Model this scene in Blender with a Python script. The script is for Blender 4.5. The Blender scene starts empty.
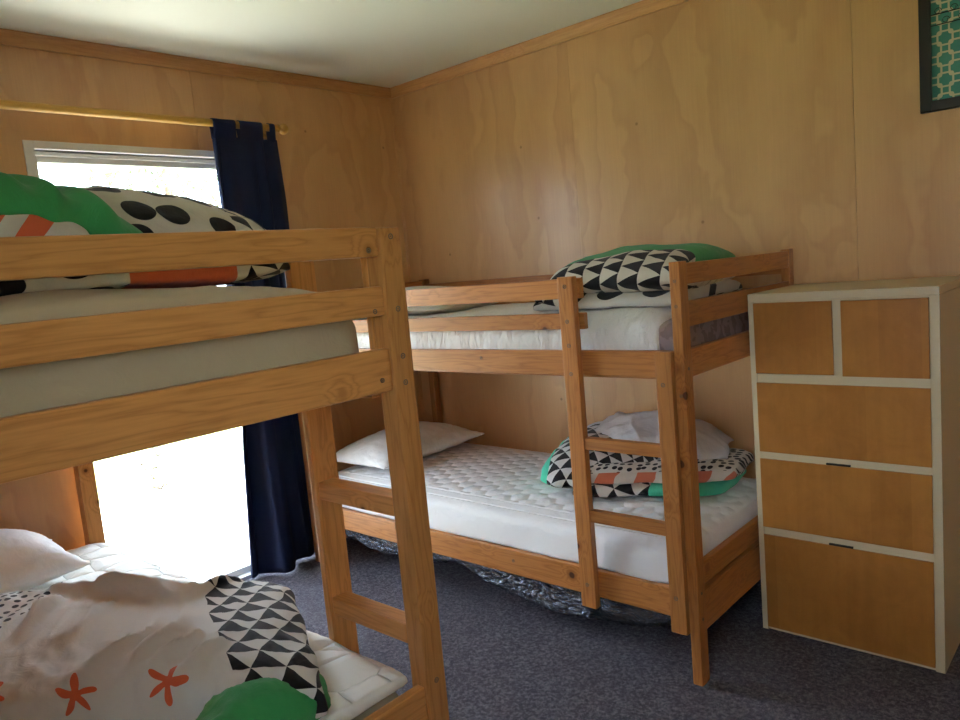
import bpy, bmesh, math, random
from mathutils import Vector, Matrix, noise
random.seed(7)
S = bpy.context.scene
COL = S.collection
PI = math.pi
V = Vector
WL = {}                      # world location of every object, by name

# ------------------------------------------------------------------ objects
def reg(o, parent, w):
    if parent is not None:
        o.parent = parent
        o.location = V(w) - WL[parent.name]
    else:
        o.location = V(w)
    WL[o.name] = V(w)
    return o

def thing(name, loc, label, cat, group=None):
    o = bpy.data.objects.new(name, None)
    o.empty_display_size = .1
    COL.objects.link(o)
    reg(o, None, loc)
    tag(o, label, cat, group)
    return o

def tag(o, label, cat, group=None):
    o['label'] = label
    o['category'] = cat
    if group: o['group'] = group
    return o

def obj(name, bm, mat, parent=None, smooth=False, origin=None):
    """link a bmesh given in world coordinates as one object"""
    vs = [v.co for v in bm.verts]
    if origin is None:
        lo = V([min(c[i] for c in vs) for i in range(3)]); hi = V([max(c[i] for c in vs) for i in range(3)])
        origin = (lo + hi) / 2
        if parent is None: origin.z = lo.z
    origin = V(origin)
    bmesh.ops.translate(bm, verts=bm.verts, vec=-origin)
    me = bpy.data.meshes.new(name)
    bm.to_mesh(me); bm.free()
    mats = mat if isinstance(mat, (list, tuple)) else [mat]
    for m in mats: me.materials.append(m)
    if smooth:
        for p in me.polygons: p.use_smooth = True
    o = bpy.data.objects.new(name, me)
    COL.objects.link(o)
    return reg(o, parent, origin)

def struct(name, bm, mat, parent=None, smooth=False):
    o = obj(name, bm, mat, parent, smooth)
    if parent is None: o['kind'] = 'structure'
    return o

# ------------------------------------------------------------------ shapes
def NB(): return bmesh.new()

def box(bm, x0, x1, y0, y1, z0, z1, bev=0.0, seg=2, mi=0):
    r = bmesh.ops.create_cube(bm, size=1)
    vs = r['verts']
    for v in vs:
        v.co = V(((x0 + x1) / 2 + v.co.x * (x1 - x0), (y0 + y1) / 2 + v.co.y * (y1 - y0), (z0 + z1) / 2 + v.co.z * (z1 - z0)))
    fs = list({f for v in vs for f in v.link_faces})
    for f in fs: f.material_index = mi
    if bev > 0:
        es = list({e for v in vs for e in v.link_edges})
        bmesh.ops.bevel(bm, geom=es, offset=bev, segments=seg, profile=.6, affect='EDGES')
    return bm

def bx(*a, **k): return box(NB(), *a, **k)

def frame_of(d):
    d = V(d).normalized()
    a = V((0, 0, 1)) if abs(d.z) < .9 else V((1, 0, 0))
    p = d.cross(a).normalized()
    return p, d.cross(p)

def tube(bm, pts, r, seg=12, caps=True):
    pts = [V(p) for p in pts]; rings = []
    for i, p in enumerate(pts):
        d = pts[min(i + 1, len(pts) - 1)] - pts[max(i - 1, 0)]
        a, b = frame_of(d)
        rr = r[i] if isinstance(r, (list, tuple)) else r
        rings.append([bm.verts.new(p + a * math.cos(2 * PI * k / seg) * rr + b * math.sin(2 * PI * k / seg) * rr) for k in range(seg)])
    for i in range(len(rings) - 1):
        for k in range(seg):
            bm.faces.new((rings[i][k], rings[i][(k + 1) % seg], rings[i + 1][(k + 1) % seg], rings[i + 1][k])).smooth = True
    if caps:
        bm.faces.new(rings[0][::-1]); bm.faces.new(rings[-1])
    bmesh.ops.recalc_face_normals(bm, faces=bm.faces)
    return bm

def spow(a, p): return math.copysign(abs(a) ** p, a)

def fbm(p, o=3):
    return noise.fractal(p, 1.0, 2.0, o)

def soft(A, B, C, D, z0, hu, hd, n=3.0, m=4.0, ns=90, nt=84, disp=None, hfun=None, corner=.5, uoff=0.0, sagfun=None, vnear=False):
    """closed cushion on the footprint A(left far) B(right far) C(right near) D(left near).
    s runs left to right, the section runs far -> over the top -> near -> under. z0 underside."""
    A, B, C, D = [V((p[0], p[1], 0)) for p in (A, B, C, D)]
    bm = NB(); uvl = bm.loops.layers.uv.new('UVMap')
    rings = []; UV = []
    ulen = ((B - A).length + (C - D).length) / 2
    for i in range(ns + 1):
        q = i / ns
        s = .5 - .5 * math.cos(PI * q) * (1.0)          # denser at both ends
        s = .35 * q + .65 * s
        e = max(0.0, 1 - abs(2 * s - 1) ** m) ** (1 / m)
        ew = 1 - corner * (1 - e)
        far = A.lerp(B, s); near = D.lerp(C, s)
        mid = (far + near) / 2; half = (near - far) / 2 * ew
        ring = []; acc = 0; last = None; uvs = []
        for j in range(nt):
            th = PI - 2 * PI * j / nt
            c = spow(math.cos(th), 2 / n); sn = spow(math.sin(th), 2 / n)
            p = mid + half * c
            t = (c + 1) / 2
            H = hu * e; G = hd * e
            if hfun and sn > 0: H *= hfun(s, t)
            p = V((p.x, p.y, z0 + hd + (H if sn > 0 else G) * sn))
            if sagfun: p.z += sagfun(s, t)
            if last is not None: acc += (p - last).length
            last = p
            ring.append(bm.verts.new(p)); uvs.append((s * ulen + uoff, acc))
        uvs.append((s * ulen + uoff, acc + (ring[0].co - last).length))
        if vnear:
            v0 = uvs[nt // 2][1]; uvs = [(a, b - v0) for a, b in uvs]
        rings.append(ring); UV.append(uvs)
    for i in range(ns):
        for j in range(nt):
            k = (j + 1) % nt
            f = bm.faces.new((rings[i][j], rings[i][k], rings[i + 1][k], rings[i + 1][j]))
            for lp, (a, b) in zip(f.loops, ((i, j), (i, j + 1), (i + 1, j + 1), (i + 1, j))):
                lp[uvl].uv = UV[a][b]
    bmesh.ops.remove_doubles(bm, verts=rings[0] + rings[-1], dist=1e-5)
    bmesh.ops.recalc_face_normals(bm, faces=bm.faces)
    bm.normal_update()
    if disp:
        ds = [(v, v.normal.copy(), disp(v.co, v.normal)) for v in bm.verts]
        for v, nn, d in ds: v.co += nn * d
    for f in bm.faces: f.smooth = True
    return bm

def pillow(cx, cy, z0, L, W, H, ang, disp=None, n=56, tilt=0.0, pinch=.10):
    """a pillow lying flat: lens section, drawn-in sides, four points"""
    bm = NB(); top = []; bot = []
    R = Matrix.Rotation(ang, 3, 'Z') @ Matrix.Rotation(tilt, 3, 'Y')
    for i in range(n + 1):
        rt = []; rb = []
        for j in range(n + 1):
            s = math.sin(PI / 2 * (2 * i / n - 1)); t = math.sin(PI / 2 * (2 * j / n - 1))
            h = (max(0, 1 - s * s) ** .55) * (max(0, 1 - t * t) ** .55)
            x = s * L / 2 * (1 - pinch * (1 - t * t) * abs(s) ** 2)
            y = t * W / 2 * (1 - pinch * (1 - s * s) * abs(t) ** 2)
            vt = bm.verts.new(V((x, y, h * H * .68)))
            edge = i in (0, n) or j in (0, n)
            vb = vt if edge else bm.verts.new(V((x, y, -h * H * .32)))
            rt.append(vt); rb.append(vb)
        top.append(rt); bot.append(rb)
    for i in range(n):
        for j in range(n):
            bm.faces.new((top[i][j], top[i + 1][j], top[i + 1][j + 1], top[i][j + 1]))
            try: bm.faces.new((bot[i][j], bot[i][j + 1], bot[i + 1][j + 1], bot[i + 1][j]))
            except ValueError: pass
    off = V((cx, cy, z0 + H * .32))
    for v in bm.verts: v.co = R @ v.co + off
    bmesh.ops.recalc_face_normals(bm, faces=bm.faces)
    bm.normal_update()
    if disp:
        ds = [(v, v.normal.copy(), disp(v.co, v.normal)) for v in bm.verts]
        for v, nn, d in ds: v.co += nn * d
    lo = min(v.co.z for v in bm.verts)
    for v in bm.verts: v.co.z += z0 - lo
    for f in bm.faces: f.smooth = True
    return bm

# ------------------------------------------------------------------ materials
class G:
    """small node-graph writer"""
    def __init__(s, name):
        s.m = bpy.data.materials.new(name); s.m.use_nodes = True
        s.nt = s.m.node_tree; s.n = s.nt.nodes; s.l = s.nt.links
        s.b = s.n['Principled BSDF']
    def node(s, t, **k):
        nd = s.n.new(t)
        for a, b in k.items(): setattr(nd, a, b)
        return nd
    def put(s, sock, v):
        if isinstance(v, bpy.types.NodeSocket): s.l.new(v, sock)
        elif isinstance(v, (tuple, list)) and len(v) == 3 and sock.type == 'RGBA': sock.default_value = (*v, 1)
        else: sock.default_value = v
    def M(s, op, *a):
        nd = s.node('ShaderNodeMath', operation=op)
        for i, v in enumerate(a): s.put(nd.inputs[i], v)
        return nd.outputs[0]
    def mix(s, f, a, b):
        nd = s.node('ShaderNodeMix', data_type='RGBA')
        s.put(nd.inputs[0], f); s.put(nd.inputs[6], a); s.put(nd.inputs[7], b)
        return nd.outputs[2]
    def coord(s, w='Object'):
        return s.node('ShaderNodeTexCoord').outputs[w]
    def sep(s, v):
        nd = s.node('ShaderNodeSeparateXYZ'); s.l.new(v, nd.inputs[0]); return nd.outputs
    def comb(s, x, y, z=0.0):
        nd = s.node('ShaderNodeCombineXYZ')
        for i, v in enumerate((x, y, z)): s.put(nd.inputs[i], v)
        return nd.outputs[0]
    def map(s, v, scale=(1, 1, 1), loc=(0, 0, 0), rot=(0, 0, 0)):
        nd = s.node('ShaderNodeMapping'); s.l.new(v, nd.inputs[0])
        s.put(nd.inputs['Location'], loc); nd.inputs['Scale'].default_value = scale; nd.inputs['Rotation'].default_value = rot
        return nd.outputs[0]
    def vadd(s, a, b):
        nd = s.node('ShaderNodeVectorMath', operation='ADD'); s.put(nd.inputs[0], a); s.put(nd.inputs[1], b); return nd.outputs[0]
    def vscale(s, a, k):
        nd = s.node('ShaderNodeVectorMath', operation='SCALE'); s.put(nd.inputs[0], a); nd.inputs['Scale'].default_value = k; return nd.outputs[0]
    def noise(s, v, scale, detail=4, rough=.5, dist=0.0, col=False):
        nd = s.node('ShaderNodeTexNoise'); s.l.new(v, nd.inputs['Vector'])
        nd.inputs['Scale'].default_value = scale; nd.inputs['Detail'].default_value = detail
        nd.inputs['Roughness'].default_value = rough; nd.inputs['Distortion'].default_value = dist
        return nd.outputs['Color' if col else 'Fac']
    def vor(s, v, scale, feature='F1', rnd=1.0, dim='3D'):
        nd = s.node('ShaderNodeTexVoronoi', feature=feature, voronoi_dimensions=dim); s.l.new(v, nd.inputs['Vector'])
        nd.inputs['Scale'].default_value = scale; nd.inputs['Randomness'].default_value = rnd
        return nd.outputs
    def ramp(s, f, *st, interp='LINEAR'):
        nd = s.node('ShaderNodeValToRGB'); s.l.new(f, nd.inputs[0]); cr = nd.color_ramp; cr.interpolation = interp
        while len(cr.elements) < len(st): cr.elements.new(.5)
        for e, (p, c) in zip(cr.elements, st):
            e.position = p; e.color = (*c, 1) if not isinstance(c, float) else (c, c, c, 1)
        return nd.outputs[0]
    def maprange(s, v, a, b, c=0.0, d=1.0, smooth=False):
        nd = s.node('ShaderNodeMapRange'); s.put(nd.inputs[0], v)
        if smooth: nd.interpolation_type = 'SMOOTHSTEP'
        for i, x in enumerate((a, b, c, d)): nd.inputs[i + 1].default_value = x
        return nd.outputs[0]
    def bump(s, h, strength=.3, dist=.01, prev=None):
        nd = s.node('ShaderNodeBump'); nd.inputs['Strength'].default_value = strength; nd.inputs['Distance'].default_value = dist
        s.put(nd.inputs['Height'], h)
        if prev is not None: s.l.new(prev, nd.inputs['Normal'])
        return nd.outputs[0]
    def out(s, col=None, rough=.6, nrm=None, **k):
        if col is not None: s.put(s.b.inputs['Base Color'], col)
        s.put(s.b.inputs['Roughness'], rough)
        if nrm is not None: s.l.new(nrm, s.b.inputs['Normal'])
        for a, v in k.items(): s.put(s.b.inputs[a.replace('_', ' ')], v)
        return s.m

def wood(name, base, dark, knotc, axis, rough=.38, knots=1.0, spec=.4):
    """solid pine: growth rings stretched along one axis, sparse knots, every board different"""
    g = G(name)
    oi = g.node('ShaderNodeObjectInfo').outputs['Random']
    off = g.comb(g.M('MULTIPLY', oi, 37.0), g.M('MULTIPLY', oi, 91.0), g.M('MULTIPLY', oi, 53.0))
    P = g.vadd(g.coord(), off)
    st = {'x': (.07, 1, 1), 'y': (1, .07, 1), 'z': (1, 1, .07)}[axis]
    kd = g.vor(P, 5.2)['Distance']
    kd2 = g.M('ADD', kd, g.M('MULTIPLY', g.M('SUBTRACT', g.noise(P, 60, 2), .5), .02))
    pull = g.maprange(kd, .05, .3, 1.0, 0.0, True)
    Q = g.map(P, scale=st)
    Q = g.vadd(Q, g.vscale(g.noise(g.map(P, scale=[c if c == 1 else .35 for c in st]), 4, 2, col=True), .035))
    f = g.noise(Q, 26, 3, .5)
    f = g.M('ADD', f, g.M('MULTIPLY', pull, .28))
    rings = g.M('ABSOLUTE', g.M('SUBTRACT', g.M('FRACT', g.M('MULTIPLY', f, 7.0)), .5))
    fine = g.noise(Q, 240, 3, .6)
    t = g.M('MULTIPLY', g.M('POWER', g.M('MULTIPLY', rings, 2.0), 2.2), .42)
    t = g.M('ADD', t, g.M('MULTIPLY', g.M('SUBTRACT', fine, .45), .5))
    c = g.mix(g.maprange(t, -.1, .75), base, dark)
    tone = g.maprange(oi, 0, 1, .86, 1.12)
    hs = g.node('ShaderNodeHueSaturation'); g.put(hs.inputs['Value'], tone); g.put(hs.inputs['Color'], c)
    c = hs.outputs[0]
    if knots > 0:
        kt = .075 * knots
        halo = g.maprange(kd2, kt, kt * 2.0, .7, 0.0, True)
        c = g.mix(halo, c, dark)
        c = g.mix(g.maprange(kd2, kt * .75, kt, 1.0, 0.0), c, knotc)
    nrm = g.bump(g.M('ADD', fine, g.M('MULTIPLY', rings, .3)), .08, .002)
    return g.out(c, rough, nrm, Specular_IOR_Level=spec)

FB, FD, FK = (.50, .205, .055), (.27, .085, .019), (.08, .022, .008)
NBs, ND, NK = (.66, .31, .095), (.40, .155, .036), (.13, .04, .012)
W_FAR = {a: wood('honey_pine_' + a, FB, FD, FK, a) for a in 'xyz'}
W_NEAR = {a: wood('pale_pine_' + a, NBs, ND, NK, a, knots=.8) for a in 'xyz'}
W_TRIM = {a: wood('trim_pine_' + a, (.62, .35, .15), (.50, .25, .10), FK, a, knots=0) for a in 'xy'}
W_ROD = wood('rod_pine', (.62, .36, .07), (.50, .26, .05), FK, 'y', rough=.42, knots=0)

def ply(name, along):
    """varnished plywood sheets 1.2 m wide: cathedral veneer figure, shifted per sheet"""
    g = G(name)
    gp = g.node('ShaderNodeNewGeometry').outputs['Position']
    x, y, z = g.sep(gp)
    h = x if along == 'x' else y
    sheet = g.M('FLOOR', g.M('DIVIDE', h, 1.2))
    P = g.comb(g.M('ADD', h, g.M('MULTIPLY', sheet, 7.31)), z, g.M('MULTIPLY', sheet, 3.7))
    Q = g.map(P, scale=(1, .16, 1))
    wob = g.noise(g.map(P, scale=(1, .9, 1)), 2.6, 3, .55, col=True)
    Q2 = g.vadd(Q, g.vscale(wob, .22))
    f = g.noise(Q2, 3.1, 3, .45, .3)
    band = g.M('FRACT', g.M('MULTIPLY', f, 5.0))
    saw = g.M('MULTIPLY', g.M('POWER', band, 2.0), g.maprange(band, .86, 1.0, 1.0, 0.0, True))
    fine = g.noise(g.map(P, scale=(1, .03, 1)), 130, 3, .6)
    cloud = g.noise(g.map(P, scale=(1, .45, 1)), 2.0, 3, .5)
    t = g.M('ADD', g.M('MULTIPLY', saw, .30), g.M('MULTIPLY', g.M('SUBTRACT', fine, .5), .30))
    t = g.M('ADD', t, g.M('MULTIPLY', g.M('SUBTRACT', cloud, .5), .9))
    c = g.mix(g.maprange(t, -.25, .62), (.71, .43, .195), (.47, .235, .095))
    kn = g.vor(P, 1.6, dim='2D')['Distance']
    c = g.mix(g.maprange(kn, .006, .014, .6, 0.0), c, (.2, .09, .03))
    nrm = g.bump(g.noise(g.map(P, scale=(1, .12, 1)), 7, 2), .05, .01)
    return g.out(c, .42, nrm, Specular_IOR_Level=.45, Coat_Weight=.22, Coat_Roughness=.2)
PLY_X = ply('ply_sheet_x', 'x'); PLY_Y = ply('ply_sheet_y', 'y')

def plain(name, col, rough=.6, bumps=None, **k):
    g = G(name); nrm = None
    if bumps:
        sc, stg, d = bumps
        nrm = g.bump(g.noise(g.coord(), sc, 4, .6), stg, d)
    return g.out(col, rough, nrm, **k)

CEIL = plain('ceiling_paint', (.74, .76, .65), .75, (35, .04, .004))
ALU = plain('powder_coat', (.68, .68, .65), .38)
STEEL = plain('bolt_steel', (.17, .14, .11), .4, Metallic=.7)
DARKM = plain('dark_hole', (.03, .018, .01), .8)
BLACKF = plain('black_frame', (.012, .010, .009), .35)
BLACKW = plain('black_wire', (.01, .01, .01), .4, Metallic=.3)
CARC = plain('cream_laminate', (.62, .52, .34), .42, (60, .03, .002))
SLOT = plain('slot_black', (.01, .01, .01), .5)
GLASS = G('window_glass').out((1, 1, 1), 0.0, Transmission_Weight=1.0, IOR=1.01)

def carpet():
    g = G('carpet_charcoal'); P = g.coord()
    a = g.noise(P, 330, 2, .7); b = g.noise(P, 95, 3, .6); c0 = g.noise(P, 2.2, 3, .5)
    t = g.M('ADD', g.M('MULTIPLY', a, .55), g.M('MULTIPLY', b, .45))
    col = g.ramp(t, (.36, (.035, .033, .046)), (.50, (.115, .108, .135)), (.62, (.33, .31, .345)))
    col = g.mix(g.maprange(c0, .3, .7, 0, .25), col, (.05, .045, .055))
    nrm = g.bump(t, 1.0, .012)
    return g.out(col, .95, nrm, Specular_IOR_Level=.1)
CARPET = carpet()

def birch():
    g = G('birch_veneer')
    oi = g.node('ShaderNodeObjectInfo').outputs['Random']
    P = g.vadd(g.coord(), g.comb(g.M('MULTIPLY', oi, 40.0), 0.0, g.M('MULTIPLY', oi, 11.0)))
    x, y, z = g.sep(P)
    leaf = g.M('FLOOR', g.M('DIVIDE', x, .115))
    wn = g.node('ShaderNodeTexWhiteNoise', noise_dimensions='1D'); g.l.new(leaf, wn.inputs['W'])
    n1 = g.noise(g.map(P, scale=(1, 1, .12)), 30, 4, .6)
    n2 = g.noise(P, 9, 4, .65, .6)
    t = g.M('ADD', g.M('MULTIPLY', g.M('SUBTRACT', n1, .5), .7), g.M('MULTIPLY', g.M('SUBTRACT', n2, .5), 1.1))
    t = g.M('ADD', t, g.M('MULTIPLY', wn.outputs['Value'], .32))
    c = g.mix(g.maprange(t, -.3, .7), (.50, .215, .045), (.31, .115, .021))
    return g.out(c, .36, g.bump(n1, .03, .002), Specular_IOR_Level=.45)
BIRCH = birch()

def cotton(name, col, wr=.35, quilt=None, fine=.15, scale=14, ymin=-9.0, hexq=None, stretch=(1, 1, 1), sheen=.15):
    g = G(name); P = g.coord()
    n = g.noise(g.map(P, scale=stretch), scale, 5, .55, .8)
    nrm = g.bump(n, wr, .02)
    nrm = g.bump(g.noise(P, 900, 1), fine, .0006, nrm)
    if quilt:
        sc, stg = quilt
        Q = g.vadd(P, g.vscale(g.noise(P, 9, 2, col=True), .03))
        d = g.vor(g.map(Q, scale=(1, 1, .001)), sc, 'DISTANCE_TO_EDGE', .6)['Distance']
        q = g.M('POWER', g.maprange(d, 0, .30, 0, 1), .5)
        if hexq:
            qx, qy, _z = g.sep(Q); k = 2 * PI / (hexq * .866); w = None
            for ex, ey in ((1, 0), (-.5, .866), (-.5, -.866)):
                t = g.M('COSINE', g.M('MULTIPLY', g.M('ADD', g.M('MULTIPLY', qx, ex), g.M('MULTIPLY', qy, ey)), k))
                w = t if w is None else g.M('ADD', w, t)
            q = g.M('POWER', g.maprange(w, -1.5, 2.2, 0, 1), .45)
        nz = g.sep(g.node('ShaderNodeNewGeometry').outputs['Normal'])[2]
        q = g.M('MULTIPLY', q, g.maprange(nz, .6, .9, 0, 1))
        q = g.M('MULTIPLY', q, g.maprange(g.sep(P)[1], ymin, ymin + .01, 0, 1))
        nrm = g.bump(q, stg, .009 if hexq else .014, nrm)
    return g.out(col, .85, nrm, Sheen_Weight=sheen, Specular_IOR_Level=.2)

WHITE = (.84, .85, .87)
COT_W = cotton('white_cotton', WHITE, .30)
COT_Q = cotton('quilted_white', WHITE, .25, (15.0, 1.0), ymin=-.335, hexq=.075)
COT_Q2 = cotton('quilted_cream_white', (.78, .77, .72), .25, (8.0, .9))
COT_CR = cotton('crinkled_white', (.80, .79, .77), .8, None, scale=16, stretch=(2.6, 1, .8))
COT_CREAM = cotton('cream_cotton', (.58, .46, .28), .25, None, scale=7)
COT_BEIGE = cotton('beige_cotton', (.46, .38, .24), .25)
PIL_SAND = cotton('sand_pillowcase', (.60, .53, .42), .25)
TICK = None

def navy():
    g = G('navy_cloth'); P = g.coord()
    n = g.noise(g.map(P, scale=(1, 1, .25)), 9, 3)
    nrm = g.bump(n, .25, .02); nrm = g.bump(g.noise(P, 700, 1), .2, .0006, nrm)
    return g.out((.012, .020, .062), .8, nrm, Sheen_Weight=0.0, Specular_IOR_Level=.2)
NAVY = navy()

# ---- printed duvet cloth: patterns from the cloth's own UV (metres)
GREEN = (.045, .29, .085); TEAL = (.08, .55, .36); CREAMC = (.62, .57, .47); BLK = (.012, .011, .013); ORG = (.66, .13, .055)

def tri(g, u, v, pu, pv, flip=False, shift=0.5):
    """rows of black triangles; 1 where black"""
    if flip: u, v = v, u
    r = g.M('FLOOR', g.M('DIVIDE', v, pv)); t = g.M('FRACT', g.M('DIVIDE', v, pv))
    s = g.M('FRACT', g.M('ADD', g.M('DIVIDE', u, pu), g.M('MULTIPLY', r, shift)))
    d = g.M('MULTIPLY', g.M('ABSOLUTE', g.M('SUBTRACT', s, .5)), 2.0)
    return g.M('LESS_THAN', d, t)

def band(g, v, a, b):
    return g.M('MULTIPLY', g.M('GREATER_THAN', v, a), g.M('LESS_THAN', v, b))

def dots(g, u, v, p, r, rnd=.35, squash=1.0):
    o = g.vor(g.comb(g.M('DIVIDE', u, p), g.M('DIVIDE', v, p * squash), 0.0), 1.0, 'F1', rnd, '2D')
    return g.M('LESS_THAN', o['Distance'], r)

def star(g, u, v, pu, v0, R, phase=.3):
    k = g.M('DIVIDE', u, pu)
    du = g.M('MULTIPLY', g.M('SUBTRACT', g.M('FRACT', k), .5), pu)
    dv = g.M('SUBTRACT', v, g.M('ADD', v0, g.M('MULTIPLY', g.M('SINE', g.M('MULTIPLY', g.M('FLOOR', k), 4.0)), .008)))
    ang = g.M('ADD', g.M('ARCTAN2', dv, du), g.M('ADD', phase, g.M('MULTIPLY', g.M('FLOOR', k), .7)))
    rr = g.M('SQRT', g.M('ADD', g.M('MULTIPLY', du, du), g.M('MULTIPLY', dv, dv)))
    cs = g.M('POWER', g.M('ADD', .5, g.M('MULTIPLY', g.M('COSINE', g.M('MULTIPLY', g.M('ADD', ang, g.M('MULTIPLY', g.M('SUBTRACT', g.noise(g.comb(u, v), 14, 1), .5), 1.2)), 5.0)), .5)), 1.3)
    return g.M('LESS_THAN', rr, g.M('MULTIPLY', R, g.M('ADD', .27, g.M('MULTIPLY', cs, .73))))

def stripes(g, u, v, k=11.0, amt=2.2):
    n = g.noise(g.comb(u, v, 0.0), 5, 2)
    w = g.M('SINE', g.M('ADD', g.M('MULTIPLY', g.M('ADD', u, g.M('MULTIPLY', v, .8)), 2 * PI * k), g.M('MULTIPLY', n, amt * 4)))
    return g.M('GREATER_THAN', w, -.1)

def printed(name, fn, wr=.35, sc=11):
    g = G(name)
    u, v, _ = g.sep(g.coord('UV'))
    c = fn(g, u, v)
    P = g.coord()
    nrm = g.bump(g.noise(P, sc, 5, .55, 1.0), wr, .02)
    nrm = g.bump(g.noise(P, 800, 1), .15, .0006, nrm)
    return g.out(c, .85, nrm, Sheen_Weight=.12, Specular_IOR_Level=.15)

# ------------------------------------------------------------------ room
RX1, RY0, H = 4.3, -3.25, 2.4          # room: x 0..RX1, y RY0..0
T = .12
struct('floor', bx(-T, RX1 + T, RY0 - T, T, -.1, 0), CARPET)
struct('ceiling', bx(-T, RX1 + T, RY0 - T, T, H, H + .12), CEIL)

def wall_sheets(bm, along, lo, hi, face, back, holes=()):
    """ply sheets 1.2 m wide with a hairline gap, on a dark backing, leaving holes (h0,h1,z0,z1)"""
    g = .0006
    cuts = sorted({lo, hi, *[k * 1.2 for k in range(-5, 6) if lo < k * 1.2 < hi], *[h for ho in holes for h in ho[:2]]})
    for a, b in zip(cuts[:-1], cuts[1:]):
        zs = [(0.0, H)]
        for (h0, h1, z0, z1) in holes:
            if a >= h0 - 1e-6 and b <= h1 + 1e-6:
                zs = [(0, z0), (z1, H)]
        ea = g if abs(a / 1.2 - round(a / 1.2)) < 1e-6 else 0
        eb = g if abs(b / 1.2 - round(b / 1.2)) < 1e-6 else 0
        for z0, z1 in zs:
            if z1 - z0 < .001: continue
            f, k = face
            mid = f + (back - f) * .12
            for (p, q, m, aa, bb) in ((f, mid, 0, a + ea, b - eb), (mid, back, 1, a, b)):
                p, q = min(p, q), max(p, q)
                if along == 'x': box(bm, aa, bb, p, q, z0, z1, mi=m)
                else: box(bm, p, q, aa, bb, z0, z1, mi=m)
    return bm

WY0, WY1, WZ = -1.921, -.800, 2.005
SUB = plain('wall_backing', (.16, .09, .04), .9)
struct('wall_right', wall_sheets(NB(), 'x', 0, RX1, (0, 0), T), [PLY_X, SUB])
struct('wall_window', wall_sheets(NB(), 'y', RY0, 0, (0, 0), -T, [(WY0, WY1, 0, WZ)]), [PLY_Y, SUB])
W2 = (2.75, 3.50, .95, 2.0)
struct('wall_front', wall_sheets(NB(), 'y', RY0, 0, (RX1, 0), RX1 + T), [PLY_Y, SUB])
struct('wall_left', wall_sheets(NB(), 'x', 0, RX1, (RY0, 0), RY0 - T, [W2]), [PLY_X, SUB])

def cornice(bm, pts):
    """scotia strip: profile (out, down) swept between two points, given inward normal"""
    (a, b, n) = pts
    a, b, n = V(a), V(b), V(n)
    prof = [(0, 0), (.034, 0), (.034, .006), (.024, .012), (.014, .024), (.010, .038), (.010, .050), (0, .050)]
    ra = [bm.verts.new(a + n * o - V((0, 0, d))) for o, d in prof]
    rb = [bm.verts.new(b + n * o - V((0, 0, d))) for o, d in prof]
    k = len(prof)
    for i in range(k): bm.faces.new((ra[i], ra[(i + 1) % k], rb[(i + 1) % k], rb[i]))
    bm.faces.new(ra); bm.faces.new(rb[::-1])
    bmesh.ops.recalc_face_normals(bm, faces=bm.faces)
    return bm
struct('trim_1', cornice(NB(), ((0, 0, H), (RX1, 0, H), (0, -1, 0))), W_TRIM['x'])
struct('trim_2', cornice(NB(), ((0, 0, H), (0, RY0, H), (1, 0, 0))), W_TRIM['y'])
bmq = NB(); 
rr = .009
vs = [V((.0005, -.0005))] + [V((.0005 + rr * math.cos(a), -.0005 - rr * math.sin(a))) for a in [PI / 2 * k / 5 for k in range(6)]]
ra = [bmq.verts.new((p.x, p.y, 0)) for p in vs]; rb = [bmq.verts.new((p.x, p.y, H - .05)) for p in vs]
for i in range(len(vs)): bmq.faces.new((ra[i], ra[(i + 1) % len(vs)], rb[(i + 1) % len(vs)], rb[i]))
bmesh.ops.recalc_face_normals(bmq, faces=bmq.faces)
struct('trim_3', bmq, PLY_X)

# ---- glazed door / window in the window wall
def swap(bm):
    for v in bm.verts: v.co.x, v.co.y = v.co.y, v.co.x
    bmesh.ops.reverse_faces(bm, faces=bm.faces)
    return bm
def window(name, plane, y0, y1, z0, z1, out, swapxy=False):
    """aluminium joinery in a wall of constant x; out = -1 or 1 outward"""
    bm = NBframe(plane, y0, y1, z0, z1, out)
    if swapxy: swap(bm)
    w = struct(name, bm, ALU)
    return w
def NBframe(p, y0, y1, z0, z1, out):
    bm = NB(); e = .006
    a, b = p - out * e, p + out * .10
    x0, x1 = min(a, b), max(a, b)
    fw = .036
    box(bm, x0, x1, y0, y0 + fw, z0, z1, .002); box(bm, x0, x1, y1 - fw, y1, z0, z1, .002)
    box(bm, x0, x1, y0 + fw, y1 - fw, z1 - .030, z1, .002)
    box(bm, x0, x1, y0 + fw, y1 - fw, z0, z0 + .014, .002)
    return bm
win = window('window_1', 0, WY0, WY1, 0, WZ, -1)
def sash(parent, p, out, y0, y1, z0, z1, top=.045, swapxy=False):
    bm = NB(); a, b = p + out * .035, p + out * .075
    x0, x1 = min(a, b), max(a, b)
    box(bm, x0, x1, y0, y0 + .018, z0, z1, .003); box(bm, x0, x1, y1 - .04, y1, z0, z1, .003)
    box(bm, x0, x1, y0 + .018, y1 - .04, z1 - top, z1, .003); box(bm, x0, x1, y0 + .018, y1 - .04, z0, z0 + .03, .003)
    # a raised bead along the head, as a sliding leaf has
    m = (a + b) / 2
    box(bm, min(a, a - out * .014), max(a, a - out * .014), y0, y1, z1 - .022, z1 - .006, .003)
    gb = bx(m - .002, m + .002, y0 + .018, y1 - .04, z0 + .03, z1 - top)
    if swapxy: swap(bm); swap(gb)
    o = obj('sash', bm, ALU, parent)
    gl = obj('glass_pane', gb, GLASS, o)
    return o
sash(win, 0, -1, WY0 + .036, WY1 - .036, .014, WZ - .03)
win2 = window('window_2', RY0, W2[0], W2[1], W2[2], W2[3], -1, True)
sash(win2, RY0, -1, W2[0] + .036, (W2[0] + W2[1]) / 2, W2[2] + .03, W2[3] - .03, swapxy=True)
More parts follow.
